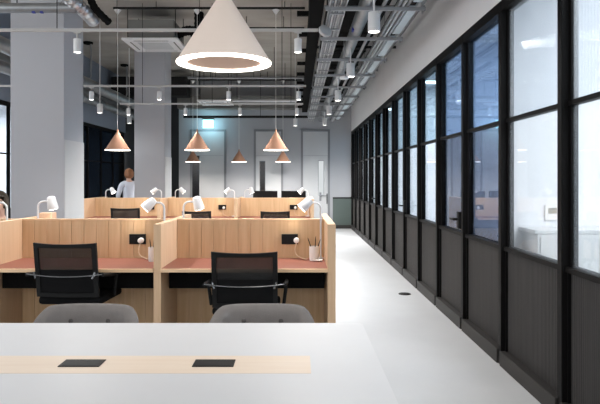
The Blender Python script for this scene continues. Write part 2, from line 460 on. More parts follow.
# ------------------------------------------------------------------ exit sign
t = thing('exit_sign', 'glowing pale cyan exit sign hanging before the back wall', 'exit sign', (-2.45, 16.55, 2.80))
MB().box(-.17, .17, -.03, .03, .235, .275, .004).build('housing', 'doorframe', t)
MB().box(-.15, .15, -.012, .012, 0, .235).build('sign_face', 'exit', t)
mk = MB()
mk.box(-.10, -.03, -.0145, -.012, .05, .18).ball((.045, -.0135, .165), .018, .002, .018, 10)
mk.prism([(.02, .15), (.06, .15), (.085, .05), (.065, .05), (.045, .10), (.02, .05), (0, .05), (.03, .11)], 'y', -.0145, -.012)
mk.build('pictogram', 'exitmark', t)
for x in (-.12, .12): MB().cyl((x, 0, .275), (x, -.1, .31), .006).build('hanger', 'black', t)
L = bpy.data.lights.new('exit_glow', 'AREA'); L.shape = 'RECTANGLE'; L.size = .3; L.size_y = .22; L.energy = 5; L.color = (.45, .85, 1)
lo = bpy.data.objects.new('exit_glow', L); C.objects.link(lo); lo.parent = t; lo.location = (0, .016, .12); lo.rotation_euler = (math.radians(90), 0, 0)

# ------------------------------------------------------------------ oak desk pods
PT = 1.067
RF = [-3.58, -2.29, -1.0]          # right faces of the dividers
TH = .055
BAYS = [(-3.58, -2.345), (-2.29, -1.055), (-1.0, .225)]

def boards(x0, x1, y0, y1, z0, z1, w=.103):
    """vertical tongue and groove boards, one mesh"""
    mb = MB(); n = round((x1-x0)/w); h = (x1-x0)/n
    mb.box(x0, x1, y0+.006, y1-.006, z0, z1)
    for k in range(n):
        mb.box(x0+k*h+.0018, x0+(k+1)*h-.0018, y0, y1, z0, z1)
    return mb

def pod(yc, which, near):
    t = thing('desk_partition', 'light oak boarded partition with side dividers, ' + which, 'partition', (-1.65, yc, 0))
    ox = 1.65
    for (x0, x1) in BAYS:
        bp = boards(x0+ox, x1+ox, -.0, .05, 0, PT-.012).build('back_panel', 'oak', t)
        MB().box(x0+ox, x1+ox, -.004, .054, PT-.012, PT).build('cap_rail', 'oak_x', t)
    for i, rf in enumerate(RF):
        MB().box(rf-TH+ox, rf+ox, -.59, .68, 0, PT, .003).build('end_panel' if i == 0 else 'divider', 'oak2', t)
    MB().box(.225+ox, .285+ox, -.59, .78, 0, PT, .003).build('end_panel', 'oak2', t)
    for sx in (-1.325, -.06) + ((-2.6,) if not near else ()):
        so = MB().box(sx+ox-.068, sx+ox+.068, -.022, -.001, .858, .942, .003).build('power_socket', 'black', t)
        MB().box(sx+ox-.056, sx+ox-.02, -.025, -.0215, .875, .925).box(sx+ox+.0, sx+ox+.05, -.025, -.0215, .875, .925).build('socket_plate', 'monitor', so)
    return t

def desk_mb(x0, x1, y0, y1, front, label, grp):
    xc = (x0+x1)/2; w = (x1-x0)/2-.001; yc = (y0+y1)/2; d = (y1-y0)/2
    t = thing('desk', label, 'desk', (xc, yc, 0), group=grp)
    MB().box(-w, w, -d, d, .716, .738).build('desktop', 'oak_x', t)
    s = -1 if front else 1
    MB().box(-w, w, *sorted((s*d, s*(d-.024))), .738, .7405).build('edge_lipping', 'oak_x', t)
    MB().box(-w, w, *sorted((-s*d, s*(d-.0245))), .738, .7407).build('desk_mat', 'red', t)
    tr = MB().box(-w+.01, w-.01, *sorted((-s*(d-.02), -s*(d-.36))), .555, .70)
    tr.box(-w+.01, w-.01, *sorted((-s*(d-.35), -s*(d-.03))), .70, .715)
    tr.build('cable_tray', 'mattblack', t)
    return t

P1, P2 = 5.0, 10.65
pod(P1, 'the pair of bays nearest the white table', True)
pod(P2, 'second row beyond the big column', False)
bn = ['left bay', 'middle bay', 'right bay']
for (yc, row) in ((P1, 'near'), (P2, 'far')):
    for i, (x0, x1) in enumerate(BAYS):
        desk_mb(x0, x1, yc-.61, yc-.001, True, 'oak edged desk with red top, %s of the %s row, on the camera side' % (bn[i], row), 'oak desks')
        desk_mb(x0, x1, yc+.051, yc+.66, False, 'oak edged desk with red top, %s of the %s row, behind the partition' % (bn[i], row), 'oak desks')

# ------------------------------------------------------------------ desk lamps
def desk_lamp(x, y, side, axis, label):
    """side=-1 arm to the left, +1 to the right; axis = where the head shines"""
    t = thing('desk_lamp', label, 'desk lamp', (x, y, .7412), group='white desk lamps')
    MB().lathe([(0, 0), (.036, 0), (.038, .004), (.036, .014), (0, .016)], (side*.012, 0, 0), 24).build('base', 'white', t, True)
    R = .05; H = .465
    pts = [(0, 0, .01), (0, 0, H-R)]
    for a in range(1, 7):
        q = a/6*PI/2
        pts.append((side*R*(1-math.cos(q)), 0, H-R+R*math.sin(q)))
    pts.append((side*.085, 0, H))
    MB().tube(pts, .0085, 10).build('stem', 'white', t, True)
    ax = Vector(axis).normalized()
    c = Vector((side*.122, 0, H-.012))
    p0 = c-ax*.055; p1 = c+ax*.05
    q = ax.to_track_quat('Z', 'Y').to_matrix().to_4x4(); q.translation = p0
    mb = MB().lathe([(0, 0), (.026, 0), (.034, .008), (.046, .105), (.043, .105), (.031, .012), (0, .006)], seg=24)
    bmesh.ops.transform(mb.bm, matrix=q, verts=mb.bm.verts)
    mb.tube([Vector((side*.08, 0, H)), c-ax*.02], .0075, 8)
    hd = mb.build('lamp_head', 'white', t, True)
    mb = MB().lathe([(0, .1), (.0425, .1), (.0425, .108), (0, .111)], seg=24)
    bmesh.ops.transform(mb.bm, matrix=q, verts=mb.bm.verts)
    mb.build('diffuser', 'lamp', hd)
    L = bpy.data.lights.new('desk_lamp_light', 'SPOT'); L.energy = 1.8; L.color = (1, .88, .74); L.spot_size = 2.4; L.spot_blend = .8; L.shadow_soft_size = .04
    lo = bpy.data.objects.new('bulb', L); C.objects.link(lo); lo.parent = t
    lo.location = p0+ax*.125; lo.rotation_euler = (-ax).to_track_quat('Z', 'Y').to_euler()
    return t
LFT = (-.72, -.05, -.68); RGT = (.22, .25, -.92)
desk_lamp(.196, P1-.06, -1, LFT, 'white desk lamp by the pencil cup at the right end of the near row')
desk_lamp(-1.078-.014, P1-.06, -1, LFT, 'white desk lamp with lit underside rising behind the middle divider')
desk_lamp(-2.388, P1-.06, -1, LFT, 'white desk lamp at the far left edge, beside the seated person')
desk_lamp(-2.245, P1+.2, 1, (.05, .3, -.95), 'white desk lamp with oval head before the big column')
desk_lamp(-.968, P1+.12, 1, RGT, 'white desk lamp with large tilted head behind the near oak partition')
desk_lamp(.196, P2-.08, -1, LFT, 'white desk lamp at the right end of the far row')
desk_lamp(-1.1, P2-.08, -1, LFT, 'white desk lamp in the middle bay of the far row, arm pointing left')
desk_lamp(-2.39, P2-.08, -1, LFT, 'white desk lamp left of the middle bay of the far row, arm pointing left')
desk_lamp(-3.49, P2+.3, 1, (.5, -.2, -.8), 'white desk lamp standing just left of the standing person')
desk_lamp(-2.22, P2+.3, 1, (.6, .2, -.7), 'thin white desk lamp in the far row before the dark door pane')
desk_lamp(-.955, P2+.3, 1, (.2, .2, -.9), 'white desk lamp in the far row, left of the black monitors')

# ------------------------------------------------------------------ things on the near desks
def plug(x, y, z, pts, label):
    t = thing('power_plug', label, 'plug', (x, y, z))
    MB().cyl((0, .0, 0), (0, -.035, 0), .024, .021, 20).ball((0, -.035, 0), .021, .008, .021, 14).build('plug_body', 'plug', t, True)
    MB().tube([Vector(p) for p in pts], .0045, 8).build('cable', 'cable', t, True)
def cable_pts(dx):
    out = [(0, -.03, -.022), (-.012, -.035, -.06), (-.010, -.04, -.10), (.012, -.05, -.128), (.05, -.06, -.14), (dx*.8, -.07, -.1455), (dx, -.06, -.1455)]
    # smooth
    for _ in range(2):
        q = [out[0]]
        for a, b in zip(out, out[1:]):
            q += [tuple(.75*u+.25*v for u, v in zip(a, b)), tuple(.25*u+.75*v for u, v in zip(a, b))]
        out = q+[out[-1]]
    return out
plug(-.005, P1-.026, .8915, cable_pts(.09), 'white round plug with cream cable in the right desk socket')
plug(-1.292, P1-.026, .8915, cable_pts(.09), 'white round plug with cream cable in the left desk socket')
plug(-1.295, P2-.026, .8915, cable_pts(.09), 'white plug in the middle bay socket of the far row')
plug(-.03, P2-.026, .8915, cable_pts(.09), 'white plug in the right bay socket of the far row')
def cup(x, y, label, rr, tilt):
    t = thing('pencil_cup', label, 'cup', (x, y, .7412))
    MB().lathe([(0, .0), (rr*.92, 0), (rr, .006), (rr*1.04, .115), (rr*.98, .115), (rr*.92, .01), (0, .01)], seg=28).build('cup_body', 'plug', t, True)
    return t
cup(.138, 4.855, 'white pencil cup holding black pens at the right end of the near desk', .038, 1)
cup(-1.158, 4.80, 'white pencil cup with dark pens half hidden by the middle divider', .03, 1)
def pen(x, y, dx, dy, ln, label, g):
    t = thing('pen', label, 'pen', (x, y, .752), group=g)
    e = Vector((dx, dy, .17*ln)); b0 = Vector((-dx*.12, -dy*.12, 0))
    MB().cyl(b0, b0+e*.86, .0036, seg=8).build('barrel', 'black', t, True)
    MB().cyl(b0+e*.86, b0+e, .0036, .0012, seg=8).build('tip', 'black', t, True)
pen(.138, 4.85, -.058, 0, 1.02, 'black pen in the right pencil cup leaning left', 'pens')
pen(.142, 4.86, .012, .01, 1.08, 'black pen in the right pencil cup standing upright', 'pens')
pen(.145, 4.852, .05, 0, .95, 'black pen in the right pencil cup leaning right', 'pens')
pen(-1.153, 4.80, .012, 0, 1.1, 'dark pen in the left pencil cup, tallest', 'pens')
pen(-1.163, 4.803, -.02, .01, .98, 'dark pen in the left pencil cup leaning left', 'pens')
# crumpled white earphones by the cup
e = MB(); pts = []
for k in range(40):
    a = k*.75
    pts.append((.165+.035*math.cos(a)*(1+.3*math.sin(k*1.7)), 4.79+.022*math.sin(a*1.3), .7455+.012*abs(math.sin(k*.9))))
e.tube(pts, .0035, 6)
tag(e.build('earphone_cord', 'plug', smooth=True), 'white tangled cord on the desk at the foot of the pencil cup', 'cord')
tag(MB().box(-2.29, -2.17, P1+.3, P1+.42, .7412, 1.10, .006).build('tan_block', 'tan'), 'plain tan block behind the near partition under the oval lamp', 'box')  # plain tan block for a tan strip above the partition

# monitors on the far row
for x, lab in ((-.585, 'black monitor seen from behind in the far row, left one'), (-.062, 'black monitor seen from behind in the far row, right one')):
    t = thing('monitor', lab, 'monitor', (x, P2+.42, .7412), group='black monitors')
    MB().box(-.225, .225, -.02, .015, .14, .44, .006).build('screen_housing', 'monitor', t)
    MB().box(-.03, .03, -.05, -.02, .02, .3, .004).build('stand', 'monitor', t)
    MB().box(-.12, .12, -.09, .09, 0, .012, .004).build('foot', 'monitor', t)

# ------------------------------------------------------------------ task chairs
def task_chair(loc, rz, dz, label):
    t = thing('task_chair', label, 'office chair', loc, rz, group='black mesh task chairs')
    zt = .90+dz; zb = .505+dz
    def yb(z): return -.225-.06*(z-.5-dz)/.4       # backrest plane leans towards -y with height
    def wx(z): return .228 if z > .62+dz else .222
    def sag(u): return .022*(1-u*u)                  # shallow hollow, centre set back
    # frame: top rail + two uprights following the hollow
    fr = MB(); n = 12
    def slab(z0, z1, u0, u1, th=.022):
        bm = fr.bm; cols = []
        for i in range(n+1):
            u = u0+(u1-u0)*i/n; x = u*.228
            dip0 = -.010*(1-u*u) if z1 > zt-.001 else 0
            cols.append([bm.verts.new((x, yb(z0)-sag(u), z0)), bm.verts.new((x, yb(z1)-sag(u), z1+dip0)),
                         bm.verts.new((x, yb(z1)-sag(u)+th, z1+dip0)), bm.verts.new((x, yb(z0)-sag(u)+th, z0))])
        for a, b in zip(cols, cols[1:]):
            for q in range(4): bm.faces.new((a[q], a[(q+1) % 4], b[(q+1) % 4], b[q]))
        bm.faces.new(cols[0][::-1]); bm.faces.new(cols[-1])
    slab(zt-.036, zt, -1, 1)
    slab(zb, zt-.034, -1, -.86); slab(zb, zt-.034, .86, 1)
    slab(zb, zb+.03, -.87, .87)
    fr.build('back_frame', 'black', t)
    def sheet(z0, z1, th=.004, off=.009, ux=.87):
        mb = MB(); bm = mb.bm; g = []
        for i in range(13):
            u = -ux+2*ux*i/12
            g.append([[bm.verts.new((u*.228, yb(z)-sag(u)+off+o, z)) for z in (z0, (z0+z1)/2, z1)] for o in (0, th)])
        for a, b in zip(g, g[1:]):
            for q in range(2):
                for r in range(2): bm.faces.new((a[q][r], a[q][r+1], b[q][r+1], b[q][r]))
        return mb
    sheet(zb+.2, zt-.034).build('mesh_back', 'meshback', t, True)
    sheet(zb+.028, zb+.2, .012, .006).build('lumbar_panel', 'meshdense', t, True)
    # chrome cross bar with brackets, carries the arms
    zc = .675+dz
    bar = MB(); pts = []
    for i in range(15):
        u = -1+2*i/14
        pts.append((u*.275, yb(zc)-.035-.012*(1-u*u), zc-.018*(1-u*u)+.004))
    bar.tube(pts, .0048, 8)
    for s in (-1, 1):
        bar.tube([(s*.205, yb(zc)-.04, zc-.028), (s*.222, yb(zc)-.03, zc+.016)], .008, 8)
    bar.build('cross_bar', 'chrome', t, True)
    for s in (-1, 1):
        a = MB().tube([(s*.275, yb(zc)-.03, zc), (s*.285, -.12, zc-.02), (s*.285, .06, zc-.03)], .014, 8)
        a.tube([(s*.285, -.02, zc-.03), (s*.265, -.01, .48+dz)], .013, 8)
        a.build('armrest', 'black', t, True)
    st = MB().box(-.235, .235, -.2, .25, .44+dz, .50+dz, .022).build('seat', 'meshdense', t, True)
    MB().cyl((0, 0, .1), (0, 0, .44+dz), .028).cyl((0, 0, .38+dz), (0, 0, .441+dz), .06, .1).build('gas_column', 'black', t, True)
    for k in range(5):
        a = k*2*PI/5+.3; c, s = math.cos(a), math.sin(a)
        lg = MB().tube([(0, 0, .1), (.16*c, .16*s, .09), (.29*c, .29*s, .075)], [.026, .02, .016], 8).build('base_leg', 'black', t, True)
        MB().cyl((.29*c-.02*s, .29*s+.02*c, .03), (.29*c+.02*s, .29*s-.02*c, .03), .03).cyl((.29*c, .29*s, .04), (.29*c, .29*s, .075), .008).build('caster', 'black', lg, True)
    return t
ch1 = task_chair((-1.640, 4.55, 0), math.radians(-3), .045, 'black mesh task chair pushed in at the near left desk')
ch2 = task_chair((-.362, 4.40, 0), 0, 0, 'black mesh task chair pushed in at the near right desk')
dup(ch1, (-2.70, 9.70, 0), 'black task chair top showing in the left bay of the far row', rz=0)
dup(ch2, (-1.57, 9.65, 0), 'black task chair top showing in the middle bay of the far row', rz=0)
dup(ch2, (-.34, 9.60, 0), 'black task chair top showing in the right bay of the far row', rz=0)

# ------------------------------------------------------------------ white table
t = thing('meeting_table', 'big white table with pale wood inlay filling the foreground', 'table', (-1.1, 2.1, 0))
def rrect(x0, x1, y0, y1, r, n=6):
    out = []
    for (cx, cy, a0) in ((x1-r, y1-r, 0), (x0+r, y1-r, 90), (x0+r, y0+r, 180), (x1-r, y0+r, 270)):
        for k in range(n+1):
            a = math.radians(a0+90*k/n); out.append((cx+r*math.cos(a), cy+r*math.sin(a)))
    return out
TX0, TX1, TY0, TY1 = -2.4, .298, 1.38, 2.75
mb = MB().prism(rrect(TX0+1.1, TX1+1.1, TY0-2.1, TY1-2.1, .03), 'z', .71, .74)
mb.build('tabletop', 'lam', t)
MB().box(-2.2+1.1, .048+1.1, 2.036-2.1, 2.238-2.1, .7395, .7408).build('wood_inlay', 'inlay', t)
for x, s in ((-.767, 1), (-.296, 1)):
    pb = MB().box(x-.073+1.1, x+.073+1.1, 2.103-2.1, 2.184-2.1, .7405, .744, .0015).build('power_flap', 'black', t)
    MB().box(x-.06+1.1, x+.06+1.1, 2.112-2.1, 2.176-2.1, .7438, .7446).build('flap_lid', 'monitor', pb)
    MB().cyl((x+1.1+.012, 2.165-2.1, .744), (x+1.1+.012, 2.165-2.1, .7455), .004, seg=10).build('flap_stud', 'chrome', pb)
for x in (-2.2, .1):
    for y in (1.55, 2.58):
        MB().box(x+1.1-.03, x+1.1+.03, y-2.1-.03, y-2.1+.03, 0, .7095, .004).build('leg', 'white', t)
MB().box(-2.2+1.13, .1+1.07, 2.05-2.1, 2.09-2.1, .64, .7095).build('cross_beam', 'white', t)

# ------------------------------------------------------------------ grey tub chairs
def tub_chair(loc, label):
    t = thing('tub_chair', label, 'armchair', loc, group='grey upholstered chairs at the white table')
    # shell: U in plan, rounded top, swept from arm to back to arm; chair faces -y (towards the table)
    mb = MB(); bm = mb.bm; N = 28; rings = []
    for i in range(N+1):
        u = -1+2*i/N
        a = u*math.radians(100)
        # superellipse plan for a flat back
        sx, cy = math.sin(a), math.cos(a)
        px = .247*math.copysign(abs(sx)**.62, sx); py = .24*math.copysign(abs(cy)**.62, cy)
        nx, ny = sx, cy
        top = .758-.008*abs(u)**2
        if abs(u) > .42: top -= .20*((abs(u)-.42)/.58)**1.6
        bot = .36
        prof = []
        th = .042; rr = .042
        sect = [(-th, bot+.02), (-th+.01, bot), (th-.01, bot), (th, bot+.03), (th, top-rr)]
        for k in range(1, 8):
            q = k/8*PI
            sect.append((th*math.cos(q), top-rr+rr*math.sin(q)))
        sect += [(-th, top-rr), (-th*.95, (top+bot)/2)]
        rings.append([bm.verts.new((px+nx*o*.9, py+ny*o*.9, z)) for o, z in sect])
    for a, b in zip(rings, rings[1:]):
        L = len(a)
        for k in range(L): bm.faces.new((a[k], a[(k+1) % L], b[(k+1) % L], b[k]))
    bm.faces.new(rings[0][::-1]); bm.faces.new(rings[-1])
    sh = mb.build('shell', 'fabric', t, True, 1)
    for x in (-.095, .095):
        MB().ball((x, .20, .675), .013, .008, .013, 12).build('tuft_button', 'button', sh, True)
    MB().box(-.20, .20, -.25, .19, .36, .47, .035).build('seat', 'fabric', t, True)
    for sx in (-1, 1):
        for sy in (-1, 1):
            MB().cyl((sx*.16, sy*.15, .37), (sx*.22, sy*.21, 0), .017, .011).build('leg', 'black', t, True)
    return t
tc = tub_chair((-1.058, 2.86, 0), 'grey tufted tub chair at the white table, left of the two')
dup(tc, (-.176, 2.86, 0), 'grey tufted tub chair at the white table, right of the two')

# ------------------------------------------------------------------ floor box
t = thing('floor_box', 'round black floor socket in the pale corridor floor', 'floor socket', (1.31, 7.3, 0))
MB().lathe([(0, .0), (.075, 0), (.075, .004), (.06, .007), (0, .007)], seg=28).build('lid', 'black', t, True)
MB().lathe([(.063, .0066), (.07, .0066), (.07, .0078), (.063, .0078)], seg=28, closed=True).build('trim_ring', 'plinth', t, True)

# ------------------------------------------------------------------ pendants
def pendant(x, y, z, ceil_z, label, energy, cone=.305, paint='terra'):
    t = thing('pendant_lamp', label, 'pendant lamp', (x, y, z), group='cone pendant lamps')
    R = .2
    MB().lathe([(R, .006), (.012, cone), (.008, cone), (R-.012, .006)], seg=64, closed=True).build('shade', paint, t, True)
    MB().lathe([(R, .0), (R+.0005, .0065), (R-.040, .0065), (R-.041, 0)], seg=64, closed=True).build('led_ring', 'ring', t, True)
    MB().lathe([(0, .012), (R-.041, .006), (R-.040, .009), (0, .016)], seg=48).build('inner_disc', 'terra' if paint == 'terra' else 'innerpale', t, True)
    MB().lathe([(0, cone-.012), (.014, cone-.012), (.014, cone+.03), (.006, cone+.04), (0, cone+.04)], seg=20).build('cap', paint, t, True)
    MB().cyl((0, 0, cone+.03), (0, 0, ceil_z-z-.04), .0035, seg=8).build('cord', 'plug', t)
    MB().lathe([(0, -.075), (.012, -.07), (.06, 0), (0, 0)], (0, 0, ceil_z-z), 24).build('ceiling_cup', 'white', t, True)
    L = bpy.data.lights.new('pendant_light', 'SPOT'); L.energy = energy; L.color = (1, .9, .8); L.spot_size = 2.6; L.spot_blend = .7; L.shadow_soft_size = .15
    lo = bpy.data.objects.new('pendant_bulb', L); C.objects.link(lo); lo.parent = t; lo.location = (0, 0, -.03)
    return t
pendant(-.31, 2.55, 1.889, CEIL, 'big pale cone pendant with glowing ring over the white table', 9, paint='peach')
for x, n in ((-2.93, 'left of three'), (-1.63, 'middle of three'), (-.345, 'right of three')):
    pendant(x, 9.8, 1.868, 4.16, 'terracotta cone pendant over the far oak desks, larger row, ' + n, 12)
for x, n in ((-2.81, 'left of three'), (-1.566, 'middle of three'), (-.378, 'right of three')):
    pendant(x, 16.2, 1.858, 4.05, 'small looking terracotta cone pendant before the back wall, ' + n, 60)

# ------------------------------------------------------------------ tracks and spots
def track(y, x0, x1, label, hang, th=.012):
    t = thing('track_rail', label, 'lighting track', ((x0+x1)/2, y, 2.64))
    c = (x0+x1)/2
    MB().box(x0-c, x1-c, -.012, .012, -th, th).build('rail', 'rail', t)
    for h in hang:
        MB().cyl((h-c, 0, th), (h-c, 0, CEIL-2.64), .004, seg=8).build('hanger', 'black', t)
track(5.0, -4.4, .175, 'white lighting track nearest the camera, crossing before the big column', (-2.0, -.6, .1))
track(8.0, -4.4, .12, 'white lighting track in the middle, behind the big column', (-2.4, -1.3, -.2))
track(9.9, -2.92, .1, 'white lighting track over the far desks, farthest of three', (-2.55, -1.4, -.1))
def spot(x, y, label, e=14):
    t = thing('track_spotlight', label, 'spotlight', (x, y, 2.64), group='white track spotlights')
    MB().box(-.03, .03, -.010, .010, -.026, -.0121).build('adapter', 'rail', t)
    MB().cyl((0, 0, -.075), (0, 0, -.026), .008).build('pivot', 'rail', t)
    c = MB().lathe([(0, -.072), (.029, -.072), (.031, -.076), (.031, -.185), (.027, -.185), (.027, -.17), (0, -.17)], seg=24).build('can', 'white', t, True)
    MB().lathe([(0, -.172), (.0265, -.172), (.0265, -.183), (0, -.186)], seg=24).build('lens', 'spot', c)
    L = bpy.data.lights.new('spot_light', 'SPOT'); L.energy = e; L.spot_size = 2.5; L.spot_blend = .6; L.shadow_soft_size = .03; L.color = (1, .97, .94)
    lo = bpy.data.objects.new('spot_bulb', L); C.objects.link(lo); lo.parent = t; lo.location = (0, 0, -.195)
NM = ['first from left', 'second from left', 'third from left', 'fourth from left']
for i, x in enumerate((-1.83, .008)):
    spot(x, 5.0, 'white spotlight on the nearest track, ' + ['hanging before the big column', 'at its right end'][i], 130)
for i, x in enumerate((-2.74, -1.835, -.91, .02)): spot(x, 8.0, 'white spotlight on the middle track, ' + NM[i], 100)
for i, x in enumerate((-2.78, -1.84, -.94, .0)): spot(x, 9.9, 'white spotlight on the farthest track, ' + NM[i], 45)

def downlight(x, y, zb, top, label, e=14):
    t = thing('ceiling_downlight', label, 'downlight', (x, y, zb), group='white cylinder downlights')
    c = MB().lathe([(0, .163), (.048, .163), (.051, .158), (.051, 0), (.045, 0), (.045, .018), (0, .018)], seg=28).build('can', 'white', t, True)
    MB().lathe([(0, .016), (.0445, .016), (.0445, .006), (0, .003)], seg=24).build('lens', 'spot', c)
    MB().cyl((0, 0, .16), (0, 0, top-zb), .008, seg=10).build('stem', 'white', t)
    L = bpy.data.lights.new('downlight_light', 'SPOT'); L.energy = e; L.spot_size = 2.92; L.spot_blend = .5; L.shadow_soft_size = .05; L.color = (1, .98, .96)
    lo = bpy.data.objects.new('downlight_bulb', L); C.objects.link(lo); lo.parent = t; lo.location = (0, 0, -.01)
for i, (x, y) in enumerate(((.642, 5.0), (.642, 7.2), (.642, 9.4), (.61, 11.4), (.63, 13.7))):
    downlight(x, y, 2.625, 2.985, 'white cylinder downlight under the right hand pipes, %s to the camera' % ORD[i], (42, 44, 52, 85, 300)[i])
downlight(-3.58, 10.9, 2.60, CEIL, 'white cylinder downlight right of the big column, over the left far desk', 30)
downlight(-3.72, 13.3, 2.63, CEIL, 'white cylinder downlight just left of the far column', 25)
downlight(-.04, 13.9, 2.63, CEIL, 'white cylinder downlight before the back wall between the two doors', 520)

# ------------------------------------------------------------------ ceiling services, right run
def rod(mb, x, y, z0, z1=CEIL): mb.cyl((x, y, z0), (x, y, z1), .005, seg=8)
for i in range(10):
    y = 4.30+1.17*i
    t = thing('trapeze_bracket', 'grey strut bracket under the right hand pipe run, %s to the camera' % ORD[i], 'bracket', (.71, y, 2.93), group='trapeze brackets')
    MB().box(-.45, .46, -.018, .018, .006, .036).build('strut', 'strut', t)
    for x in (-.42, .43):
        MB().cyl((x, 0, -.02), (x, 0, CEIL+.002-2.93), .005, seg=8).build('threaded_rod', 'strut', t)
Y0, Y1 = 3.2, 16.4
t = thing('cable_tray', 'pale ladder cable tray with cables, left side of the right ceiling run', 'cable tray', (.375, Y0, 2.967))
L_ = Y1-Y0
MB().box(-.078, -.07, 0, L_, 0, .05).box(.07, .078, 0, L_, 0, .05).build('side_rail', 'tray', t)
for k in range(int(L_/.6)):
    if k == 0: rung = MB().box(-.07, .07, .1, .13, 0, .012).build('rung', 'strut', t)
    else:
        g = rung.copy(); C.objects.link(g); g.location.y = k*.6
for k in range(5):
    MB().cyl((-.052+.026*k, 0, .0235), (-.052+.026*k, L_, .0235), .0112, seg=8).build('cable', 'tray' if k % 2 else 'strut', t, True)
t = thing('ceiling_pipe', 'silver insulated round pipe along the right ceiling run', 'pipe', (.65, Y0, 3.037))
MB().cyl((0, 0, 0), (0, L_, 0), .069, seg=28).build('pipe_body', 'galv', t, True)
for k in range(13): MB().cyl((0, .4+k, 0), (0, .46+k, 0), .0715, seg=28).build('joint_band', 'galv', t, True)
MB().box(-.066, -.045, 3.15, 3.24, -.062, -.03).build('pipe_tag', 'bluetag', t)
tag(MB().cyl((.79, Y0, 2.985), (.79, Y1, 2.985), .017, seg=12).build('conduit', 'strut', smooth=True), 'thin grey conduit right of the silver ceiling pipe', 'conduit')
t = thing('cable_tray', 'narrow steel channel tray, right side of the right ceiling run', 'cable tray', (.965, Y0, 2.967))
for k in range(3): MB().box(-.055+.04*k, -.03+.04*k, 0, L_, 0, .04).build('channel', 'strut' if k != 1 else 'tray', t)
MB().box(-.06, .06, 0, L_, .04, .044).build('lid', 'darkduct', t)
t = thing('air_duct', 'pale blue rectangular duct next to the plaster wall', 'duct', (1.07, Y0, 2.967))
for k in range(11): MB().box(-.04, .04, k*1.17+.05, k*1.17+.95, .0, .26, .005).build('duct_section', 'paleblue', t)
MB().box(-.03, .03, 0, L_, .05, .2).build('inner_sleeve', 'darkduct', t)
t = thing('air_duct', 'large dark box added as dark backdrop high above the right pipes', 'duct', (.775, Y0, 3.5))  # added dark box, stands in for the darkness below the ceiling
MB().box(-.34, .34, 0, L_, 0, .45).build('duct_body', 'darkduct', t)
for k in range(11): MB().box(-.35, .35, .6+1.2*k, .64+1.2*k, -.02, .47).build('dark_box_rim', 'darkduct', t)
t = thing('cable_tray', 'black cable tray with stub arms along the edge of the bare ceiling', 'cable tray', (.205, 2.8, 3.2))
MB().box(-.072, .075, 0, 13.4, 0, .06).box(-.072, -.06, 0, 13.4, .06, .14).box(.06, .075, 0, 13.4, .06, .14).build('tray_body', 'mattblack', t)
for k in range(12): MB().box(-.205, -.073, 1.9+.95*k, 1.95+.95*k, .0, .05).build('stub_arm', 'mattblack', t)
for k in range(6): MB().cyl((0, .8+2.3*k, .05), (0, .8+2.3*k, CEIL-3.2), .008, seg=8).build('hanger', 'black', t)
for i, (x, z, r, mm, lab) in enumerate(((.42, 3.3, .04, 'darkduct', 'dark pipe above the pale cable tray'), (.55, 3.42, .03, 'galv', 'thin silver pipe under the large dark box'), (1.36, 3.35, .05, 'galv', 'silver pipe hugging the plaster wall'))):
    tag(MB().cyl((x, Y0, z), (x, Y1, z), r, seg=16).build('ceiling_pipe', mm, smooth=True), lab+' in the right ceiling run', 'pipe')
for i in range(6):
    y = 5.0+2.05*i
    tag(MB().cyl((.3, y, 3.40+.02*(i % 2)), (1.5, y, 3.40+.02*(i % 2)), .022, seg=12).build('cross_pipe', 'galv' if i % 2 else 'darkduct', smooth=True), 'thin cross pipe above the right pipe run, %s to the camera' % ORD[i], 'pipe', 'cross pipes')
# disc speaker on the pale tray, smoke detector
t = thing('ceiling_speaker', 'grey tilted disc fixed to the pale cable tray', 'speaker', (.25, 5.35, 2.72))
m = MB().lathe([(0, -.02), (.055, -.02), (.062, -.005), (.058, .012), (0, .02)], seg=28)
bmesh.ops.transform(m.bm, matrix=Matrix.Rotation(math.radians(58), 4, 'X') @ Matrix.Rotation(math.radians(25), 4, 'Y'), verts=m.bm.verts); m.build('disc', 'tray', t, True)
MB().tube([(0, .02, .0), (.02, .05, .1), (.06, .06, .255)], .008, 8).build('arm', 'strut', t, True)
t = thing('smoke_detector', 'small white smoke detector dish under the silver pipe', 'smoke detector', (.55, 7.0, 2.56))
MB().lathe([(0, .0), (.05, .004), (.055, .02), (.05, .034), (0, .036)], seg=24).build('dish', 'white', t, True)
MB().cyl((0, 0, .03), (0, 0, .45), .006, seg=8).build('stem', 'strut', t)

# ------------------------------------------------------------------ ceiling services, left and across
def xpipe(x0, x1, y, z, r, m, label, hang=(), name='ceiling_pipe'):
    t = thing(name, label, 'pipe', ((x0+x1)/2, y, z-r))
    c = (x0+x1)/2
    MB().cyl((x0-c, 0, r), (x1-c, 0, r), r, seg=16).build('pipe_body', m, t, True)
    for h in hang: MB().cyl((h-c, 0, r), (h-c, 0, CEIL-z+r), .006, seg=8).build('hanger', 'black', t)
xpipe(-3.0, .13, 9.8, 4.19, .02, 'black', 'thin black pipe under the ceiling carrying the pendant cups', (-2.3, -1.2, -.2))
xpipe(-1.6, .13, 10.7, 4.08, .03, 'black', 'black pipe crossing the ceiling behind the nearest lighting track', (-.9, -.24))
xpipe(-3.1, .3, 16.4, 3.10, .035, 'black', 'black pipe low before the back wall, over the exit sign', (-2.9, -1.0, 0))
xpipe(-3.1, .13, 16.2, 4.08, .03, 'black', 'black pipe high before the back wall carrying the pendant cups', (-2.2, -.8))
xpipe(-2.4, .13, 13.2, 3.62, .02, 'strut', 'thin grey pipe across the far ceiling', (-1.9, -.5))
xpipe(-1.8, .1, 15.0, 3.36, .04, 'tray', 'pale pipe across the far ceiling above the farthest track', (-1.5, -.3))
xpipe(-2.6, -.9, 13.9, 3.72, .03, 'black', 'short black pipe across the far ceiling', (-2.4, -1.0))
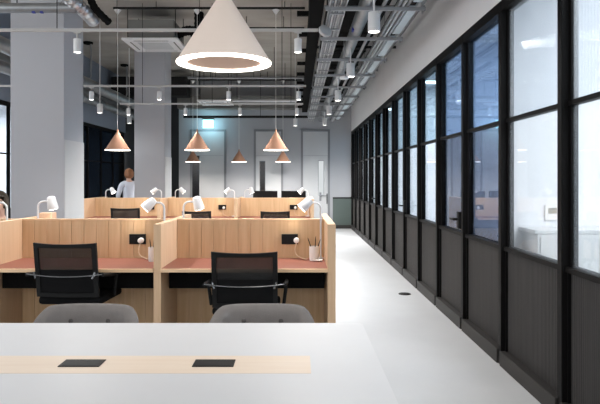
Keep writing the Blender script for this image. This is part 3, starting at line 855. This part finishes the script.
t = thing('air_duct', 'dark duct running along the top of the back wall', 'duct', (-1.5, 16.72, 3.35))
MB().box(-1.8, 1.9, -.2, .22, 0, .34).build('duct_body', 'body', t)
t = thing('ceiling_pipe', 'silver round pipe crossing before the top of the big column', 'pipe', (-3.3, 6.0, 3.06))
MB().cyl((-1.6, 0, .05), (1.1, 0, .05), .05, seg=24).build('pipe_body', 'galv', t, True)
for x in (-.9, .1, .9): MB().cyl((x, 0, .05), (x+.05, 0, .05), .055, seg=24).build('joint_band', 'galv', t, True)
for x in (.66, .74): MB().box(x, x+.03, -.03, .0, -.006, .012).build('pipe_tag', 'bluetag', t)
for x in (-1.0, .5): MB().cyl((x, 0, .09), (x, 0, 1.24), .006, seg=8).build('hanger', 'black', t)
def wavy(pts, r, amp, n):
    P = [Vector(p) for p in pts]; out = []; rr = []
    # catmull sample
    for i in range(n+1):
        f = i/n*(len(P)-1); k = min(int(f), len(P)-2); u = f-k
        p0, p1, p2, p3 = P[max(k-1, 0)], P[k], P[k+1], P[min(k+2, len(P)-1)]
        out.append(.5*((2*p1)+(p2-p0)*u+(2*p0-5*p1+4*p2-p3)*u*u+(3*p1-p0-3*p2+p3)*u**3)); rr.append(r+(amp if i % 2 else 0))
    return out, rr
p, rr = wavy([(-2.55, 5.9, 3.48), (-2.40, 5.88, 3.30), (-2.26, 5.9, 3.19), (-2.17, 6.1, 3.115), (-2.15, 6.35, 3.07)], .058, .012, 36)
tag(MB().tube(p, rr, 20).build('flexible_duct', 'foil', smooth=True), 'crinkled foil flexible duct beside the top of the big column', 'duct')
p, rr = wavy([(-2.2, 6.0, 3.4), (-2.11, 6.05, 3.28), (-2.07, 6.15, 3.15), (-1.97, 6.3, 3.04)], .036, .006, 24)
tag(MB().tube(p, rr, 12).build('flexible_hose', 'mattblack', smooth=True), 'black flexible hose right of the crinkled foil duct', 'hose')
for (x, z, r, lab) in ((-3.84, 3.15, .10, 'upper silver duct running away left of the big column'), (-4.2, 3.0, .085, 'lower silver duct running away left of the big column'), (-4.76, 3.35, .12, 'wide silver duct high by the left wall')):
    t = thing('air_duct', lab, 'duct', (x, 6.6, z-r))
    MB().cyl((0, 0, r), (0, 10.6, r), r, seg=24).build('duct_body', 'galv', t, True)
    for k in range(9): MB().cyl((0, .5+1.15*k, r), (0, .55+1.15*k, r), r+.006, seg=24).build('joint_band', 'galv', t, True)
t = thing('air_duct', 'dark box added to darken the left ceiling beyond the big column', 'duct', (-3.9, 15.8, 3.6))  # added dark box, hides far ceiling that would come out too light
MB().box(-1.0, 1.0, 0, .5, 0, .5, .01).build('duct_body', 'darkduct', t)
def cassette(x0, x1, y0, y1, z, label):
    w, dd = (x1-x0)/2, (y1-y0)/2
    t = thing('air_conditioner', label, 'air conditioner', ((x0+x1)/2, (y0+y1)/2, z))
    pn = MB().box(-w, w, -dd, dd, 0, .035, .008).build('fascia', 'white', t)
    MB().box(-w*.55, w*.55, -dd*.55, dd*.55, -.004, .001).build('intake_grille', 'tray', t)
    for s in (-1, 1):
        MB().box(-w*.62, w*.62, *sorted((s*dd*.76, s*dd*.81)), -.003, .001).build('air_slot', 'body', t)
        MB().box(*sorted((s*w*.76, s*w*.81)), -dd*.62, dd*.62, -.003, .001).build('air_slot', 'body', t)
    MB().box(-w*.82, w*.82, -dd*.8, dd*.8, .035, .36, .006).build('body', 'body', t)
    MB().box(-w*.9, -w*.82, -dd*.6, dd*.2, .06, .3).build('connection_box', 'black', t)
    for sx in (-1, 1):
        for sy in (-1, 1): MB().cyl((sx*w*.86, sy*dd*.7, .1), (sx*w*.86, sy*dd*.7, CEIL-z-.002), .006, seg=8).build('threaded_rod', 'black', t)
cassette(-2.93, -1.99, 10.0, 11.0, 3.725, 'white ceiling cassette air conditioner with grey body, left of the big pendant')
p, rr = wavy([(-2.1, 10.5, 3.93), (-1.93, 10.45, 3.98), (-1.8, 10.4, 3.96), (-1.74, 10.4, 3.86), (-1.70, 10.4, 4.05), (-1.70, 10.4, 4.29)], .075, .012, 30)
tag(MB().tube(p, rr, 14).build('flexible_hose', 'mattblack', smooth=True), 'black insulated hose leaving the right side of the nearer ceiling cassette', 'hose')
cassette(-2.29, -1.53, 14.6-.9, 15.45-.9, 3.18, 'white ceiling cassette air conditioner farther back above the exit sign')
# drop conduits from the slab
for x, y, z, lab in ((-4.36, 12.7, 3.46, 'grey drop conduit with bent foot, just right of the big column'), (-4.31, 15.2, 3.42, 'grey drop conduit with bent foot, left of the far column')):
    t = thing('conduit', lab, 'conduit', (x, y, z))
    MB().tube([(0, 0, CEIL-z-.04), (0, 0, .12), (-.02, 0, .06), (-.08, 0, .01), (-.2, 0, .0)], .02, 8).build('tube', 'strut', t, True)
    MB().lathe([(0, 0), (.09, 0), (.1, .02), (.1, .045), (0, .045)], (-.06, 0, CEIL-z-.046), 20).build('junction_box', 'mattblack', t, True)

# ------------------------------------------------------------------ people
def skin_body(name, joints, edges, radii, m, parent, root):
    me = bpy.data.meshes.new(name)
    me.from_pydata([Vector(j) for j in joints], edges, [])
    o = bpy.data.objects.new(name, me); C.objects.link(o)
    md = o.modifiers.new('Skin', 'SKIN')
    for i, r in enumerate(radii):
        v = me.skin_vertices[0].data[i]; v.radius = (r, r) if not isinstance(r, tuple) else r
        v.use_root = (i == root)
    sb = o.modifiers.new('Subdivision', 'SUBSURF'); sb.levels = 2; sb.render_levels = 2
    bpy.context.view_layer.update()
    ev = o.evaluated_get(bpy.context.evaluated_depsgraph_get())
    nm = bpy.data.meshes.new_from_object(ev)
    bpy.data.objects.remove(o); bpy.data.meshes.remove(me)
    nm.materials.clear(); nm.materials.append(M[m])
    for p in nm.polygons: p.use_smooth = True
    ob = bpy.data.objects.new(name, nm); C.objects.link(ob); ob.parent = parent
    return ob

def hand(joints, edges, radii, wrist_i, wpos, d, side):
    """palm + five finger chains continued from the wrist joint"""
    d = Vector(d).normalized(); up = Vector((0, -1, 0)) if abs(d.y) < .9 else Vector((0, 0, 1))
    lat = d.cross(up).normalized(); wpos = Vector(wpos)
    joints.append(tuple(wpos+d*.05)); pi = len(joints)-1; edges.append((wrist_i, pi)); radii.append((.032, .017))
    for k, ln in enumerate((.065, .078, .072, .055)):
        b = wpos+d*.085+lat*(.027-.018*k)
        joints.append(tuple(b)); a = len(joints)-1; edges.append((pi, a)); radii.append(.0095)
        joints.append(tuple(b+d*ln*.55+up*.008)); edges.append((a, a+1)); radii.append(.0085)
        joints.append(tuple(b+d*ln+up*.022)); edges.append((a+1, a+2)); radii.append(.007)
    b = wpos+d*.035+lat*.036*1
    joints.append(tuple(b)); a = len(joints)-1; edges.append((pi, a)); radii.append(.011)
    joints.append(tuple(b+d*.04+lat*.018+up*.01)); edges.append((a, a+1)); radii.append(.009)

def head_parts(t, hz, hy, hx, face, hairmat, long):
    """face features and hair; face = unit heading in plan"""
    f = Vector((face[0], face[1], 0)).normalized(); s = Vector((-f.y, f.x, 0))
    c = Vector((hx, hy, hz))
    rot = Matrix(((s.x, f.x, 0, 0), (s.y, f.y, 0, 0), (0, 0, 1, 0), (0, 0, 0, 1)))
    def place(mb): bmesh.ops.transform(mb.bm, matrix=Matrix.Translation(c) @ rot, verts=mb.bm.verts); return mb
    hm = MB()
    bmesh.ops.create_uvsphere(hm.bm, u_segments=28, v_segments=18, radius=1)
    kill = []
    for v in hm.bm.verts:
        x, y, z = v.co
        v.co = Vector((x*(.102 if long else .09), y*(.116 if long else .106)-.012, z*.124+.016))
    for v in hm.bm.verts:
        if v.co.y > .048 and v.co.z < .062: kill.append(v)
        elif v.co.z < (-.095 if long else -.05): kill.append(v)
    bmesh.ops.delete(hm.bm, geom=kill, context='VERTS')
    if long:
        for v in hm.bm.verts:
            if v.co.z < -.02 : v.co.x *= 1.12; v.co.y -= .006
    o = place(hm).build('hair', hairmat, t, True)
    md = o.modifiers.new('Solidify', 'SOLIDIFY'); md.thickness = .016
    ey = MB()
    for k in (-1, 1): ey.ball((k*.031, .089, .005), .012, .006, .006, 10)
    place(ey).build('eyes', 'black', t, True)
    mo = MB().ball((0, .088, -.058), .022, .008, .006, 10); place(mo).build('lips', 'reddot', t, True)

def person(loc, rz, label, seated, shirt, hairmat, long, turn):
    t = thing('person', label, 'person', loc, rz)
    J, E, R = [], [], []
    def add(p, r, frm=None):
        J.append(p); R.append(r); i = len(J)-1
        if frm is not None: E.append((frm, i))
        return i
    hip = .93 if not seated else .48
    # local frame: faces +y
    p = add((0, 0, hip), (.135, .10))
    w = add((0, .0, hip+.18), (.118, .088), p)
    ch = add((0, .0, hip+.36), (.145, .10), w)
    sh = add((0, -.01, hip+.46), (.105, .07), ch)
    nk = add((0, 0, hip+.53), .05, sh)
    hb = add((0, .02, hip+.59), (.062, .066), nk)
    hc = add((0, .025, hip+.665), (.074, .088), hb)
    ht = add((0, .015, hip+.735), (.055, .065), hc)
    nose = add((.105*math.sin(turn), .02+.105*math.cos(turn), hip+.645), .012, hc)
    body = []
    for s in (-1, 1):
        a = add((s*.165, 0, hip+.435), .056, sh)
        if seated: e = (s*.2, .12, hip+.2); wv = (s*.14, .33, hip+.2)
        elif s < 0: e = (s*.235, .05, hip+.17); wv = (s*.15, .24, hip+.11)
        else: e = (s*.24, -.02, hip+.15); wv = (s*.24, .06, hip-.07)
        el = add(e, .042, a); wr = add(wv, .029, el)
        hand(J, E, R, wr, wv, Vector(wv)-Vector(e), s)
        lg0 = add((s*.09, 0, hip-.07), .088, p)
        if seated:
            kn = add((s*.11, .42, hip-.06), .062, lg0); an = add((s*.11, .40, .09), .042, kn); add((s*.12, .55, .035), .036, an)
        else:
            kn = add((s*.095, .015, .50), .06, lg0); an = add((s*.10, -.01, .085), .042, kn); add((s*.11, .15, .035), .036, an)
    o = skin_body('body', J, E, R, 'skin', t, 0)
    # clothes: painted as separate fitted shells over torso/arms and legs
    J2, E2, R2 = [], [], []
    def add2(p_, r, frm=None):
        J2.append(p_); R2.append(r); i = len(J2)-1
        if frm is not None: E2.append((frm, i))
        return i
    a0 = add2((0, 0, hip-.06), (.155, .12)); a1 = add2((0, 0, hip+.18), (.138, .108), a0); a2 = add2((0, 0, hip+.36), (.163, .118), a1); a3 = add2((0, -.01, hip+.47), (.118, .082), a2)
    for s in (-1, 1):
        b = add2((s*.168, 0, hip+.435), .07, a3)
        if seated: e = (s*.2, .12, hip+.2); wv = (s*.15, .29, hip+.2)
        elif s < 0: e = (s*.235, .05, hip+.17); wv = (s*.165, .205, hip+.12)
        else: e = (s*.24, -.02, hip+.15); wv = (s*.24, .045, hip-.03)
        c = add2(e, .057, b); add2(wv, .042, c)
    skin_body('shirt', J2, E2, R2, shirt, t, 0)
    J2, E2, R2 = [], [], []
    a0 = add2((0, 0, hip-.01), (.148, .115))
    for s in (-1, 1):
        b = add2((s*.09, 0, hip-.08), .103, a0)
        if seated: kn = add2((s*.11, .42, hip-.06), .077, b); add2((s*.11, .40, .13), .055, kn)
        else: kn = add2((s*.095, .015, .50), .075, b); add2((s*.10, -.01, .12), .058, kn)
    skin_body('trousers', J2, E2, R2, 'trouser', t, 0)
    head_parts(t, hip+.665, .015, 0, (math.sin(turn), math.cos(turn)), hairmat, long)
    return t
pw = person((-3.63, 12.95, 0), math.radians(35), 'person with auburn bob and white shirt standing beyond the far desks', False, 'shirt_w', 'hair_b', True, -.4)
pw.scale = (.94, .94, .94)
person((-3.035, 6.12, 0), math.radians(180), 'seated person with brown hair cut by the left edge of the photo', True, 'shirt_r', 'hair_d', False, 0)
t = thing('stool', 'dark stool under the seated person at the left edge', 'stool', (-3.035, 6.14, 0))
MB().lathe([(0, .32), (.17, .32), (.18, .335), (.17, .35), (0, .352)], seg=24).build('seat', 'meshdense', t, True)
for k in range(4):
    a = PI/4+k*PI/2
    MB().cyl((.12*math.cos(a), .12*math.sin(a), .325), (.18*math.cos(a), .18*math.sin(a), 0), .014).build('leg', 'black', t, True)

# ------------------------------------------------------------------ light
W = bpy.data.worlds.new('world'); S.world = W; W.use_nodes = True
bg = W.node_tree.nodes['Background']; bg.inputs['Color'].default_value = (.93, .96, 1, 1); bg.inputs['Strength'].default_value = .9
def area(name, loc, rot, sx, sy, e, col=(1, 1, 1)):
    L = bpy.data.lights.new(name, 'AREA'); L.shape = 'RECTANGLE'; L.size = sx; L.size_y = sy; L.energy = e; L.color = col
    o = bpy.data.objects.new(name, L); C.objects.link(o); o.location = loc; o.rotation_euler = rot
    return o
area('daylight_window', (-1.5, -2.9, 2.5), (math.radians(90), 0, 0), 6.5, 2.8, 85, (.95, .97, 1))
area('daylight_left', (-5.4, 4.0, 2.5), (math.radians(90), 0, math.radians(-90)), 9, 2.8, 130, (.95, .97, 1))

for x in (-2.6, -1.2, .3):       # unseen fill spots added to strengthen the overhead light, no fixtures
    L = bpy.data.lights.new('fill_spot', 'SPOT'); L.energy = 17; L.spot_size = 2.4; L.spot_blend = .7; L.shadow_soft_size = .12; L.color = (1, .98, .96)
    o = bpy.data.objects.new('fill_spot', L); C.objects.link(o); o.location = (x, 1.0, 3.4)

vs = S.view_settings
vs.view_transform = 'Standard'; vs.look = 'None'; vs.gamma = 1; vs.use_curve_mapping = False; vs.exposure = 0.0
S.cycles.use_denoising = True
S.cycles.max_bounces = 10; S.cycles.transparent_max_bounces = 24
S.cycles.sample_clamp_indirect = 6
